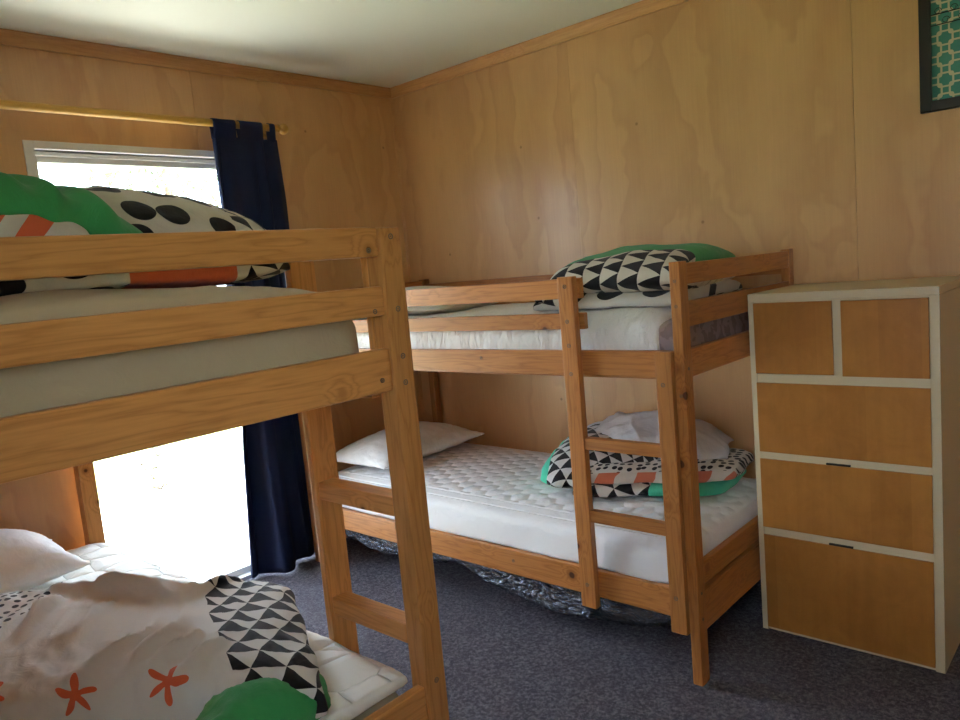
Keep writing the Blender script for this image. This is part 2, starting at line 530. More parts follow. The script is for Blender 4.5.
sash(win2, RY0, -1, (W2[0] + W2[1]) / 2, W2[1] - .036, W2[2] + .03, W2[3] - .03, swapxy=True)

# ---- outside
def grass_mat():
    g = G('lawn'); P = g.coord()
    t = g.noise(P, 3, 5, .6)
    c = g.mix(g.maprange(t, .3, .7), (.20, .27, .09), (.34, .38, .16))
    return g.out(c, .95)
o = obj('lawn', bx(-45, 45, -45, 45, -.62, -.42), grass_mat()); o['kind'] = 'structure'
PATH = plain('pale_paving', (.72, .70, .62), .9, (20, .2, .01))
o = obj('paved_path', bx(-2.6, -.125, -6, 3, -.42, -.12), PATH); o['kind'] = 'structure'

BARK = plain('bark', (.20, .13, .08), .9); LEAF = plain('leaf_green', (.26, .29, .22), .7); TWIG = plain('dry_leaf', (.05, .035, .02), .8)
def leaf(bm, p, d, s):
    d = V(d).normalized(); a, b = frame_of(d)
    pts = [p, p + d * s * .35 + a * s * .22, p + d * s, p + d * s * .35 - a * s * .22]
    vs = [bm.verts.new(q + b * (s * .06 if i in (1, 3) else 0)) for i, q in enumerate(pts)]
    bm.faces.new(vs)
def sapling(x, y, z, h, label, n=70, lean=.15, spread=.25, cat='sapling', group=None):
    t = thing('sapling', (x, y, z), label, cat, group)
    st = NB(); lf = NB()
    pts = [V((x + lean * (k / 8) ** 2, y + .25 * lean * math.sin(k), z + h * k / 8)) for k in range(9)]
    tube(st, pts, [.004 * (1 - k / 10) for k in range(9)], 8)
    for k in range(n):
        q = random.uniform(.25, 1); b = pts[min(8, int(q * 8))]
        d = V((random.gauss(0, 1), random.gauss(0, 1), random.uniform(-.2, .9)))
        e = b + d.normalized() * random.uniform(.04, spread)
        tube(st, [b, e], [.004, .002], 5)
        for _ in range(3): leaf(lf, e - (e - b) * random.random() * .5, d + V((random.gauss(0, .6), random.gauss(0, .6), 0)), random.uniform(.03, .06))
    obj('stem', st, TWIG, t); obj('foliage', lf, TWIG, t)
sapling(-1.7, -.88, -.12, .62, 'thin young sapling with sparse leaves outside the glazed door', 26)
def tree(x, y, h, w, label, seed):
    random.seed(seed)
    t = thing('tree', (x, y, -.42), label, 'tree')
    tr = NB(); tube(tr, [(x, y, -.42), (x + .1, y, h * .3), (x, y + .1, h * .62)], [.22, .16, .08], 10)
    obj('trunk', tr, BARK, t)
    lf = NB()
    for _ in range(2600):
        a = random.uniform(0, 2 * PI); b = math.acos(random.uniform(-1, 1)); r = random.random() ** .33
        p = V((x + w * r * math.sin(b) * math.cos(a), y + w * r * math.sin(b) * math.sin(a), h * .66 + h * .36 * r * math.cos(b)))
        p += V((random.gauss(0, .2), random.gauss(0, .2), random.gauss(0, .2)))
        leaf(lf, p, (random.gauss(0, 1), random.gauss(0, 1), random.gauss(0, .5)), random.uniform(.18, .34))
    obj('foliage', lf, LEAF, t)
tree(-17, 7.0, 7.2, 2.3, 'garden tree seen above the sash at the left of the glass', 1)
tree(-19, 12.5, 7.8, 2.6, 'garden tree seen above the bedding, further right in the glass', 2)

# ------------------------------------------------------------------ curtain rod and curtain
RODX, RODZ = .10, 2.108
rod = thing('curtain_rod', (RODX, -2.0, RODZ), 'round pine curtain rod with a ball end above the window', 'curtain rod')
obj('pole', tube(NB(), [(RODX, -3.05, RODZ), (RODX, -.848, RODZ)], .0165, 24), W_ROD, rod)
def lathe(bm, c, axis, prof, seg=24):
    c = V(c); ax = V(axis); a, b = frame_of(ax); rings = []
    for r, h in prof:
        rings.append([bm.verts.new(c + ax * h + (a * math.cos(2 * PI * k / seg) + b * math.sin(2 * PI * k / seg)) * max(r, .0004)) for k in range(seg)])
    for i in range(len(rings) - 1):
        for k in range(seg): bm.faces.new((rings[i][k], rings[i][(k + 1) % seg], rings[i + 1][(k + 1) % seg], rings[i + 1][k])).smooth = True
    bm.faces.new(rings[0]); bm.faces.new(rings[-1])
    bmesh.ops.recalc_face_normals(bm, faces=bm.faces)
    return bm
prof = [(.0165, .0002), (.019, .003), (.019, .009), (.013, .012)] + [(.026 * math.sin(a), .037 - .026 * math.cos(a)) for a in [.52 + k * (PI - .52) / 14 for k in range(15)]]
obj('finial', lathe(NB(), (RODX, -.848, RODZ), (0, 1, 0), prof), W_ROD, rod)
for yy in (-.855, -2.02):
    b = NB(); tube(b, [(.001, yy, RODZ), (RODX - .015, yy, RODZ)], .011, 14); lathe(b, (0.0005, yy, RODZ), (1, 0, 0), [(.026, 0), (.026, .006), (.02, .010)])
    obj('bracket', b, W_ROD, rod)

cur = thing('curtain', (.1, -1.0, .0), 'navy blue tab-top curtain drawn aside beside the glazed door', 'curtain')
def curtain_mesh():
    bm = NB(); nu, nv = 150, 70; grid = []
    zt, zb = 2.055, .012
    for j in range(nv + 1):
        q = j / nv; row = []
        z = zt + (zb - zt) * q
        ya = -1.185 - .030 * min(1, q * 1.4) - .040 * max(0, q - .55) / .45
        yb = -.848 + .165 * q ** 1.35
        for i in range(nu + 1):
            s = i / nu
            amp = .012 + .022 * min(1, q * 3) * (1 - .45 * q * (s > .7))
            ph = 2 * PI * (s + .045 * math.sin(9 * s)) * 4.6 + .9 * math.sin(2.0 * q + 5 * s)
            y = ya + (yb - ya) * s + .008 * math.sin(ph * 2 + 1) * min(1, q * 3)
            free = max(0.0, q - .25) / .75
            mean = .093 + free * (-.075 + .150 * math.sin(PI * min(1, s / .82)) ** 1.3) - .028 * free * max(0, (s - .62) / .38)
            x = mean + amp * math.sin(ph) * (.75 + .35 * math.sin(7 * s + 2)) + .010 * fbm(V((s * 5, q * 1.5, 3)), 2)
            sm = lambda v: (lambda t: t * t * (3 - 2 * t))(min(1, max(0, v)))
            m_ = sm((1.85 - z) / .42) * sm((y + 1.10) / .11)
            x = x + m_ * (.062 + (x - mean) * .75 - x)
            x = max(x, .020 if z > .1 else .028)
            row.append(bm.verts.new((x, y, z)))
        grid.append(row)
    for j in range(nv):
        for i in range(nu): bm.faces.new((grid[j][i], grid[j][i + 1], grid[j + 1][i + 1], grid[j + 1][i]))
    bmesh.ops.recalc_face_normals(bm, faces=bm.faces)
    r = bmesh.ops.solidify(bm, geom=bm.faces[:], thickness=.003)
    return bm
obj('cloth', curtain_mesh(), NAVY, cur, True)
for k, (ya, yb) in enumerate(((-1.185, -1.075), (-1.055, -.935), (-.900, -.868))):
    bm = NB(); prev = None; R0 = .0200
    path = [(RODX - .004 + .002, 2.045)] + [(RODX + R0 * math.cos(a), RODZ + R0 * math.sin(a)) for a in [-PI * .75 - 0 + 0 + (-1) * t for t in [0, .5, 1, 1.5, 2.0, 2.5, 3.0, 3.5, 3.9]]] + [(RODX + .004, 2.045)]
    path = [(RODX - .012, 2.040)] + [(RODX + R0 * math.cos(a), RODZ + R0 * math.sin(a)) for a in [PI * 1.15 - i * PI * 1.3 / 14 for i in range(15)]] + [(RODX + .012, 2.040)]
    rows = []
    for (px, pz) in path:
        rows.append([bm.verts.new((px + .002 * math.sin(9 * t + k), ya + (yb - ya) * t, pz)) for t in [i / 8 for i in range(9)]])
    for a, b in zip(rows[:-1], rows[1:]):
        for i in range(8): bm.faces.new((a[i], a[i + 1], b[i + 1], b[i]))
    bmesh.ops.recalc_face_normals(bm, faces=bm.faces)
    bmesh.ops.solidify(bm, geom=bm.faces[:], thickness=.002)
    obj('tab', bm, NAVY, cur, True)

# ------------------------------------------------------------------ bunk beds
def bolt(parent, p, axis, r=.0068, mat=None):
    """recessed steel bolt: washer ring and head, axis 'x' faces +x, 'y' faces -y"""
    ax = (1, 0, 0) if axis == 'x' else (0, -1, 0)
    bm = lathe(NB(), V(p) - V(ax) * .002, ax, [(r, 0), (r, .0035), (r * .72, .0035), (r * .66, .0018), (r * .3, .0018), (r * .26, .003), (.0005, .003)], 16)
    return obj('bolt', bm, STEEL, parent)

far = thing('bunk_bed', (1.13, -.47, 0), 'honey-coloured pine bunk bed along the right wall beside the drawers', 'bunk bed')
WF = W_FAR
def board(parent, name, mats, ax, x0, x1, y0, y1, z0, z1, bev=.003):
    return obj(name, bx(x0, x1, y0, y1, z0, z1, bev=bev), mats[ax], parent)
PX0, PX1 = 2.139, 2.172
# corner posts
FP = {}
for nm, (x0, x1, y0, y1) in dict(fr=(PX0, PX1, -.940, -.889), br=(PX0, PX1, -.050, -.008), fl=(.125, .165, -.940, -.895), bl=(.125, .165, -.050, -.008)).items():
    FP[nm] = board(far, 'post', WF, 'z', x0, x1, y0, y1, 0, 1.332)
# long rails, front and wall side
RF0, RF1 = -.930, -.908
FR = {}
for nm, z0, z1, xe in (('top', 1.238, 1.305, 1.812), ('mid', 1.136, 1.190, 1.820), ('main', .982, 1.065, PX0), ('low', .205, .300, PX0)):
    n = 'side_rail' if nm in ('main', 'low') else 'guard_rail'
    FR[nm] = board(far, n, WF, 'x', .165, xe, RF0, RF1, z0, z1)
    board(far, n, WF, 'x', .165, PX0, -.040, -.018, z0, z1)
# end rails at both ends
for x0, x1 in ((2.145, 2.169), (.130, .154)):
    for z0, z1 in ((1.262, 1.325), (1.134, 1.210), (.980, 1.065), (.168, .298), (.318, .388)):
        board(far, 'end_rail', WF, 'y', x0, x1, -.889, -.050, z0, z1)
for z in (.972, .262):
    board(far, 'slatted_base', WF, 'x', .17, 2.135, -.905, -.043, z, z + .016)
# ladder
li = board(far, 'ladder_stile', WF, 'z', 1.742, 1.802, -.958, -.9305, .172, 1.312)
lo = board(far, 'ladder_stile', WF, 'z', 2.083, 2.138, -.958, -.9305, .168, 1.066)
for z in (.734, .482):
    board(far, 'ladder_rung', WF, 'x', 1.802, 2.083, -.954, -.926, z, z + .040)
for z in (1.28, 1.165, 1.085, .990, .255): bolt(li, (1.772, -.958, z), 'y')
for z in (.965, .285): bolt(lo, (2.107, -.958, z), 'y')
for z in (1.275, 1.20, .93): bolt(FP['fr'], (2.156, -.940, z), 'y', .005)
for z in (1.01, .215, .30): bolt(FP['fr'], (PX1, -.915, z), 'x', .005)
bolt(FR['main'], (1.35, -.930, 1.035), 'y', .006); bolt(FR['low'], (1.42, -.930, .26), 'y', .006)

near = thing('bunk_bed', (1.0, -2.38, 0), 'pale pine bunk bed in the left foreground, end rails and ladder nearest', 'bunk bed')
WN = W_NEAR
NP = {}
for nm, (x0, x1, y0, y1, zt) in dict(a=(1.905, 1.960, -1.888, -1.828, 1.472), b=(1.905, 1.960, -2.930, -2.866, 1.472), c=(.055, .108, -1.945, -1.885, 1.40), d=(.055, .108, -2.930, -2.866, 1.40)).items():
    NP[nm] = board(near, 'post', WN, 'z', x0, x1, y0, y1, 0, zt, .004)
NRs = {}
for nm, z0, z1 in (('top', 1.410, 1.474), ('mid', 1.281, 1.346), ('main', 1.112, 1.208), ('low', .300, .405)):
    NRs[nm] = board(near, 'end_rail', WN, 'y', 1.926, 1.952, -2.866, -1.8885, z0, z1, .005)
board(near, 'post_backing', WN, 'z', 1.884, 1.9045, -1.888, -1.850, 1.113, 1.468)
board(near, 'end_rail', WN, 'y', .06, .085, -2.866, -1.945, 1.281, 1.346)
board(near, 'end_rail', WN, 'y', .06, .085, -2.866, -1.945, 1.10, 1.20)
board(near, 'end_rail', WN, 'y', .06, .085, -2.866, -1.945, .28, .38)
for z0, z1 in ((1.10, 1.20), (.20, .30)):
    board(near, 'side_rail', WN, 'x', .108, 1.925, -1.930, -1.905, z0, z1)
    board(near, 'side_rail', WN, 'x', .108, 1.922, -2.915, -2.890, z0, z1)
for z0, z1 in ((1.281, 1.346), (1.41, 1.474)):
    board(near, 'guard_rail', WN, 'x', .108, 1.64, -1.930, -1.905, z0, z1)
    board(near, 'guard_rail', WN, 'x', .108, 1.922, -2.915, -2.890, z0, z1)
for z in (1.115, .285):
    board(near, 'slatted_base', WN, 'x', .11, 1.90, -2.888, -1.932, z, z + .016)
nl = board(near, 'ladder_stile', WN, 'z', 1.592, 1.618, -1.895, -1.820, .12, 1.47, .004)
for z, zh in ((.811, .047), (.498, .048)):
    board(near, 'ladder_rung', WN, 'x', 1.618, 1.905, -1.888, -1.838, z, z + zh, .004)
for z in (1.452, 1.292, 1.186, 1.126, .41): bolt(NP['a'], (1.960, -1.858, z), 'x', .0065)
for nm, z in (('top', 1.424), ('mid', 1.292), ('main', 1.140)): bolt(NRs[nm], (1.952, -1.918, z), 'x', .0055, )

# ------------------------------------------------------------------ mattresses
def wr(amp, sc, st=(1, 1, 1), o=4, ridge=False, seed=0.0):
    def f(p, n):
        q = V((p.x * sc * st[0] + seed, p.y * sc * st[1], p.z * sc * st[2]))
        a = noise.ridged_multi_fractal(q, .9, 2.0, o, 1.0, 2.0) - 1 if ridge else fbm(q, o)
        return a * amp
    return f
def both(*fs): return lambda p, n: sum(f(p, n) for f in fs)

# far upper
m = thing('mattress', (1.1, -.47, .989), 'mattress in a crinkled white cover on the top bunk by the right wall', 'mattress')
def ticking():
    g = G('mauve_ticking'); P = g.coord()
    t = g.noise(P, 22, 2, .5, .5)
    c = g.mix(g.maprange(t, .48, .52), (.30, .24, .24), (.20, .145, .15))
    return g.out(c, .7, g.bump(g.noise(P, 14, 3), .3, .01))
obj('mattress_core', soft((.19, -.075), (2.122, -.075), (2.122, -.885), (.19, -.885), .9885, .118, .05, 7, 14, 60, 60, corner=.06), ticking(), m, True)
def sheet_disp(p, n):
    w = max(0, -n.y) + .3 * max(0, n.z)
    return .007 * w * (noise.ridged_multi_fractal(V((p.x * 26, p.y * 5, p.z * 9)), .9, 2.0, 4, 1.0, 2.0) - 1.1) + .004 * fbm(p * 9, 3)
obj('fitted_sheet', soft((.175, -.052), (2.065, -.052), (2.065, -.9065), (.175, -.9065), .992, .150, .045, 5, 10, 170, 110, corner=.08, disp=sheet_disp,
    hfun=lambda s, t: 1 + .16 * max(0, (s - .83) / .17) * (1 - max(0, (s - .985) / .015)) * t), COT_CR, m, True)

# far lower
m = thing('mattress', (1.1, -.47, .279), 'mattress with a quilted white protector on the lower bunk by the right wall', 'mattress')
def low_disp(p, n):
    w = max(0, -n.y)
    ends = max(0, (p.x - 1.75) / .35)
    return .006 * w * fbm(V((p.x * 5, p.y * 5, p.z * 14)), 4) + ends * .010 * fbm(p * 13, 4) + .002 * fbm(p * 30, 2)
obj('protector', soft((.175, -.052), (2.120, -.052), (2.120, -.905), (.175, -.905), .279, .130, .04, 5, 11, 150, 110, corner=.08, disp=low_disp), COT_Q, m, True)
obj('piping', tube(NB(), [(.2, -.888, .4485), (.7, -.890, .4480), (1.2, -.888, .4490), (1.7, -.889, .4475), (2.04, -.885, .4470)], .0025, 8), COT_W, m, True)

# near upper
m = thing('mattress', (1.0, -2.4, 1.132), 'cream-covered mattress on the top bunk in the left foreground', 'mattress')
obj('mattress_core', soft((.13, -1.94), (1.922, -1.935), (1.922, -2.88), (.13, -2.88), 1.132, .122, .07, 7, 12, 90, 80, corner=.08, disp=wr(.004, 4)), COT_BEIGE, m, True)
obj('topper', soft((.13, -1.945), (1.905, -1.955), (1.905, -2.87), (.13, -2.87), 1.306, .066, .016, 4, 5, 110, 90, corner=.12,
    disp=both(wr(.006, 3.5), wr(.004, 12)), sagfun=lambda s, t: .012 * math.sin(7 * t + 4 * s)), COT_CREAM, m, True)

# near lower
m = thing('mattress', (1.0, -2.4, .303), 'mattress with a quilted protector on the lower bunk in the left foreground', 'mattress')
obj('mattress_core', soft((.13, -1.905), (1.890, -1.905), (1.890, -2.87), (.13, -2.87), .303, .07, .03, 8, 12, 60, 60, corner=.07), COT_BEIGE, m, True)
obj('protector', soft((.115, -1.895), (1.912, -1.893), (1.908, -2.875), (.115, -2.875), .404, .034, .008, 4, 11, 140, 110, corner=.09,
    disp=both(wr(.0035, 7), wr(.002, 22))), COT_Q2, m, True)
bm = NB()
pts = [(1.912, -2.45 + .04 * k, .395 - .05 * math.sin(PI * min(1, k / 14))) for k in range(14)]
rows = [[bm.verts.new((x + .004 * math.sin(y * 9), y, z + h)) for h in (-.013, 0, .013)] for x, y, z in pts]
for a, b in zip(rows[:-1], rows[1:]):
    for i in range(2): bm.faces.new((a[i], b[i], b[i + 1], a[i + 1]))
bmesh.ops.solidify(bm, geom=bm.faces[:], thickness=.002)
obj('corner_strap', bm, COT_BEIGE, m, True)

# ------------------------------------------------------------------ pillows
o = obj('pillow', pillow(.385, -.50, .449, .72, .44, .155, PI / 2 + .04, both(wr(.006, 6), wr(.004, 16, ridge=True))), COT_W)
tag(o, 'plump white pillow at the head of the lower bunk by the right wall', 'pillow')
o = obj('pillow', pillow(.36, -2.42, .440, .64, .42, .21, PI / 2 - .05, both(wr(.005, 6), wr(.004, 14, ridge=True))), COT_W)
tag(o, 'white pillow on the lower bunk in the left foreground, against the window wall', 'pillow')
o = obj('pillow', pillow(.62, -.50, 1.160, .70, .62, .14, .1, both(wr(.006, 6),)), PIL_SAND)
tag(o, 'sand-coloured pillow lying flat on the top bunk by the right wall', 'pillow')

# ------------------------------------------------------------------ duvets
# a) lower bunk, left foreground
def d_near_low(g, u, v):
    wob = g.M('MULTIPLY', g.M('SUBTRACT', g.noise(g.comb(u, v), 6, 2), .5), .03)
    uu = g.M('ADD', u, wob)
    left = g.M('LESS_THAN', g.M('ADD', uu, g.M('MULTIPLY', v, .22)), .15)
    c = g.mix(g.M('MULTIPLY', left, dots(g, u, v, .036, .28, .3)), (.62, .61, .57), BLK)
    k = g.M('SUBTRACT', uu, g.M('ADD', .865, g.M('MULTIPLY', v, .20)))
    z = g.M('MULTIPLY', g.M('GREATER_THAN', k, 0.0), tri(g, k, g.M('ADD', v, wob), .076, .056))
    c = g.mix(z, c, BLK)
    return g.mix(g.M('MULTIPLY', star(g, g.M('ADD', u, -.05), v, .19, -.085, .045), g.M('LESS_THAN', u, .78)), c, ORG)
M_NL = printed('duvet_print_seaside', d_near_low, .22, 16)
FOLDS = [((1.42, -2.17), (1.483, -2.466)) , ((1.453, -2.2), (1.586, -2.412)) , ((1.32, -2.118), (1.051, -2.229)) , ((1.3, -1.983), (1.339, -2.139)) , ((1.556, -2.222), (1.627, -2.376)) , ((1.318, -2.153), (0.871, -2.298)) , ((1.172, -2.275), (1.249, -2.427)) , ((1.656, -2.214), (1.693, -2.342)) , ((1.005, -2.341), (1.117, -2.452)) , ]
def seg(p, a, b):
    ax, ay = a; bx_, by = b; dx, dy = bx_ - ax, by - ay; L2 = dx * dx + dy * dy
    t = ((p.x - ax) * dx + (p.y - ay) * dy) / L2
    tc = min(1, max(0, t)); ex = p.x - ax - dx * tc; ey = p.y - ay - dy * tc
    return math.hypot(ex, ey), tc
def dn(p, n):
    # long creases fanning from the right end, as in a duvet thrown down
    wob = V((p.x + .02 * noise.noise(p * 9), p.y + .02 * noise.noise(p * 9 + V((5, 5, 5))), 0))
    h = 0.0
    for k, (a, b) in enumerate(FOLDS):
        d, t = seg(wob, a, b)
        w = .014 + .013 * t
        h += (.026 + .007 * (k % 3)) * math.exp(-(d / w) ** 2) * (.55 + .45 * math.sin(PI * t))
    return h * max(0, n.z) + .008 * fbm(p * 5, 3) + .007 * (noise.ridged_multi_fractal(V((p.x * 6 + p.y * 10, p.y * 7 - p.x * 5, p.z * 4)), 1.0, 2.0, 3, 1.0, 2.0) - 1.1)
d = thing('duvet', (1.2, -2.35, .44), 'rumpled cream duvet with orange starfish and black triangle border on the lower foreground bunk', 'duvet', )
obj('folded_body', soft((.62, -2.40), (1.40, -1.875), (1.955, -2.15), (1.10, -2.865), .444, .105, .030, 4.6, 6, 220, 190, corner=.17, disp=dn,
    hfun=lambda s, t: .85 + .15 * s, vnear=True), M_NL, d, True)
M_GR = cotton('green_duvet_cloth', GREEN, .35)
obj('turned_back_corner', soft((1.74, -2.34), (1.80, -2.08), (1.925, -2.13), (1.90, -2.45), .444, .085, .02, 2.5, 3, 70, 60, corner=.3, disp=both(wr(.012, 9, ridge=True),)), M_GR, d, True)

# b) top bunk, left foreground
def d_nt_up(g, u, v):
    c = g.mix(g.M('MULTIPLY', dots(g, u, v, .105, .36, .55, .8), g.M('LESS_THAN', u, .60)), CREAMC, BLK)
    c = g.mix(g.M('MULTIPLY', g.M('GREATER_THAN', u, .60), tri(g, g.M('ADD', u, g.M('MULTIPLY', v, .35)), v, .075, .055)), c, BLK)
    c = g.mix(g.M('GREATER_THAN', u, .70), c, c)
    return c
def d_nt_low(g, u, v):
    c = g.mix(dots(g, u, v, .10, .36, .8, .6), CREAMC, BLK)
    c = g.mix(band(g, u, .52, .75), c, ORG)
    c2 = g.mix(tri(g, u, v, .075, .06), CREAMC, BLK)
    return g.mix(g.M('GREATER_THAN', u, .75), c, c2)
def d_zebra(g, u, v):
    return g.mix(stripes(g, u, v, 12.0, .8), CREAMC, ORG)
M_NTU = printed('duvet_print_spots', d_nt_up, .3); M_NTL = printed('duvet_print_blots', d_nt_low, .3); M_ZE = printed('duvet_print_stripes', d_zebra, .25)
d = thing('duvet', (1.5, -2.35, 1.36), 'bundled duvet on the top foreground bunk, green over orange stripes and black spots', 'duvet')
obj('under_fold', soft((1.36, -2.85), (1.36, -1.90), (1.80, -2.00), (1.80, -2.86), 1.382, .055, .02, 3, 5, 110, 80, corner=.15, disp=both(wr(.008, 7),)), M_NTL, d, True)
obj('upper_fold', soft((1.22, -2.60), (1.25, -1.80), (1.70, -1.955), (1.72, -2.62), 1.436, .135, .03, 2.3, 2.6, 120, 96, corner=.25, disp=both(wr(.012, 6),), hfun=lambda s, t: 1.14 - .34 * s ** 2), M_NTU, d, True)
obj('striped_fold', soft((1.55, -2.86), (1.55, -2.37), (1.84, -2.44), (1.84, -2.86), 1.432, .105, .02, 3, 5, 90, 80, corner=.15, disp=both(wr(.010, 7),)), M_ZE, d, True)
GF = [((1.40, -2.80), (1.80, -2.55)), ((1.42, -2.62), (1.80, -2.48)), ((1.45, -2.45), (1.82, -2.40)), ((1.42, -2.34), (1.80, -2.80)), ((1.6, -2.88), (1.76, -2.70))]
def dgf(p, n):
    h = .012 * fbm(p * 4.5, 3)
    for k, (a, b) in enumerate(GF):
        d, t = seg(V((p.x + .02 * noise.noise(p * 8), p.y + .02 * noise.noise(p * 8 + V((3, 3, 3))), 0)), a, b)
        h += .020 * math.exp(-(d / .022) ** 2)
    return h
obj('green_fold', soft((1.38, -2.88), (1.40, -2.22), (1.82, -2.31), (1.84, -2.88), 1.500, .062, .03, 2.6, 4, 150, 120, corner=.2, disp=dgf,
    sagfun=lambda s, t: -.085 * max(0, (s - .62) / .38) ** 1.3 * t), M_GR, d, True)

# c) top bunk by the right wall
def d_ft(g, u, v):
    n = g.M('MULTIPLY', g.M('SUBTRACT', g.noise(g.comb(u, v), 5, 2), .5), .03)
    k = tri(g, g.M('ADD', u, n), v, .072, .078, True, 0.0)
    c = g.mix(k, CREAMC, BLK)
    c = g.mix(g.M('LESS_THAN', v, g.M('SUBTRACT', .62, g.M('MULTIPLY', u, .20))), c, GREEN)
    return c
M_FT = printed('duvet_print_triangles', d_ft, .2)
def d_ftl(g, u, v):
    return g.mix(dots(g, u, v, .15, .33, .3), (.60, .58, .52), BLK)
M_FTL = printed('duvet_print_big_dots', d_ftl, .25)
d = thing('duvet', (1.8, -.5, 1.17), 'folded duvet with bold black triangles and green top on the far top bunk', 'duvet')
obj('under_fold', soft((1.47, -.16), (2.04, -.16), (2.10, -.80), (1.50, -.80), 1.180, .055, .02, 3, 6, 90, 80, corner=.1, disp=both(wr(.006, 7),)), M_FTL, d, True)
obj('rolled_fold', soft((1.44, -.14), (2.02, -.14), (2.10, -.79), (1.575, -.79), 1.218, .085, .055, 2.3, 6, 130, 110, corner=.13, disp=both(wr(.010, 5),),
    hfun=lambda s, t: 1.05 + (.28 + .30 * math.sin(PI * min(1, s * 1.0))) * (1 - t) ** .7), M_FT, d, True)
# swirl of cloth at the open end of the roll
def d_swirl(g, u, v):
    return g.mix(tri(g, v, u, .09, .06), CREAMC, BLK)
M_SW = printed('duvet_print_roll_end', d_swirl, .2)
obj('roll_end', soft((1.475, -.60), (1.70, -.66), (1.72, -.84), (1.50, -.80), 1.185, .06, .055, 2.1, 2.4, 70, 70, corner=.3, disp=both(wr(.008, 9),)), M_SW, d, True)

# d) lower bunk by the right wall
def d_fl(g, u, v):
    n = g.M('MULTIPLY', g.M('SUBTRACT', g.noise(g.comb(u, v), 5, 2), .5), .03)
    c = g.mix(tri(g, g.M('ADD', u, n), v, .070, .052), (.66, .66, .64), BLK)
    return g.mix(g.M('LESS_THAN', u, .045), c, TEAL)
def d_fl2(g, u, v):
    c = g.mix(stripes(g, u, v, 6, 1.6), (.62, .57, .50), (.55, .16, .09))
    s = g.mix(dots(g, u, v, .03, .33, .5), (.66, .62, .56), BLK)
    return g.mix(g.M('SUBTRACT', 1.0, band(g, v, -.032, .03)), c, s)
def d_fl3(g, u, v):
    c = g.mix(tri(g, u, v, .085, .07), (.62, .6, .55), BLK)
    return g.mix(g.M('GREATER_THAN', u, .30), c, TEAL)
M_FL = printed('duvet_print_small_triangles', d_fl, .25); M_FL2 = printed('duvet_print_coral', d_fl2, .25); M_FL3 = printed('duvet_print_teal_edge', d_fl3, .25)
d = thing('duvet', (1.7, -.45, .46), 'heaped duvet with teal edge and small triangles on the lower bunk by the right wall', 'duvet')
obj('bottom_fold', soft((1.45, -.20), (2.02, -.16), (2.05, -.48), (1.56, -.735), .457, .045, .02, 3, 5, 90, 80, corner=.2, disp=both(wr(.006, 8),)), M_FL3, d, True)
obj('middle_fold', soft((1.43, -.22), (2.04, -.14), (2.08, -.44), (1.56, -.715), .505, .055, .02, 3.4, 5, 90, 80, corner=.2, vnear=True, disp=both(wr(.006, 8),)), M_FL2, d, True)
obj('triangle_fold', soft((1.16, -.14), (1.78, -.14), (1.84, -.56), (1.40, -.735), .457, .135, .045, 2.3, 3.2, 120, 100, corner=.28, disp=both(wr(.010, 6),), hfun=lambda s, t: .8 + .5 * math.sin(PI * s) * (1 - t)), M_FL, d, True)
M_GY = cotton('pale_grey_cloth', (.60, .60, .63), .4)
obj('plain_fold', soft((1.22, -.09), (1.95, -.09), (2.02, -.40), (1.50, -.52), .555, .105, .03, 2.2, 2.8, 140, 110, corner=.3,
    disp=lambda p, n: .022 * (noise.ridged_multi_fractal(V((p.x * 2.6 + p.y * 4, p.y * 5 - p.x * 2, p.z * 3)), 1.0, 2.0, 3, 1.0, 2.0) - 1.1) + .01 * fbm(p * 6, 3),
    hfun=lambda s, t: .45 + .75 * math.sin(PI * min(1, s * .95)) ** .8), M_GY, d, True)

# ------------------------------------------------------------------ plastic wrap under the far bunk
def plastic():
    g = G('clear_black_plastic'); P = g.coord()
    Q = g.map(P, scale=(1, 1, 2.2))
    n = g.noise(Q, 16, 4, .6, 1.6)
    r = g.vor(g.vadd(Q, g.vscale(g.noise(P, 8, 2, col=True), .1)), 22, 'DISTANCE_TO_EDGE')['Distance']
    nrm = g.bump(n, 1.0, .035); nrm = g.bump(g.maprange(r, 0, .3), 1.0, .015, nrm)
    return g.out((.15, .16, .19), .09, nrm, Metallic=.7, Specular_IOR_Level=.9, Coat_Weight=.6, Coat_Roughness=.08)
def pl_disp(p, n):
    return .020 * (noise.ridged_multi_fractal(V((p.x * 6 + p.z * 9, p.y * 6, p.z * 14)), .9, 2.1, 4, 1.0, 2.0) - 1.1) + .012 * fbm(p * 8, 4)
def wrap_mesh():
    bm = NB(); nu, nv = 420, 70; grid = []
    for i in range(nu + 1):
        s = i / nu; x = .16 + 1.93 * s
        # how far the wrap hangs below the rail along the bed, a pinch about a third of the way
        dep = .085 + .100 * math.sin(PI * min(1, max(0, (s - .02) / .42))) ** .8 + .140 * max(0, math.sin(PI * min(1, max(0, (s - .46) / .53)))) ** .6
        row = []
        for j in range(nv + 1):
            t = j / nv; a = t ** 1.9 * PI
            y = -.897 + .42 * (1 - math.cos(a)) / 2 * 1.9
            z = .250 - (dep + .02) * math.sin(a) ** .45
            row.append(bm.verts.new((x, y, z)))
        grid.append(row)
    for i in range(nu):
        for j in range(nv): bm.faces.new((grid[i][j], grid[i + 1][j], grid[i + 1][j + 1], grid[i][j + 1]))
    bmesh.ops.recalc_face_normals(bm, faces=bm.faces); bm.normal_update()
    ds = [(v, v.normal.copy(), pl_disp(v.co, v.normal)) for v in bm.verts]
    for v, n, dd in ds:
        v.co += n * dd * 1.1
        v.co.z = min(max(v.co.z, .02), .258); v.co.y = max(v.co.y, -.900)
    return bm
o = obj('plastic_wrap', wrap_mesh(), plastic(), None, True)
tag(o, 'crumpled dark shiny plastic wrap sagging under the bunk by the right wall', 'plastic wrap')

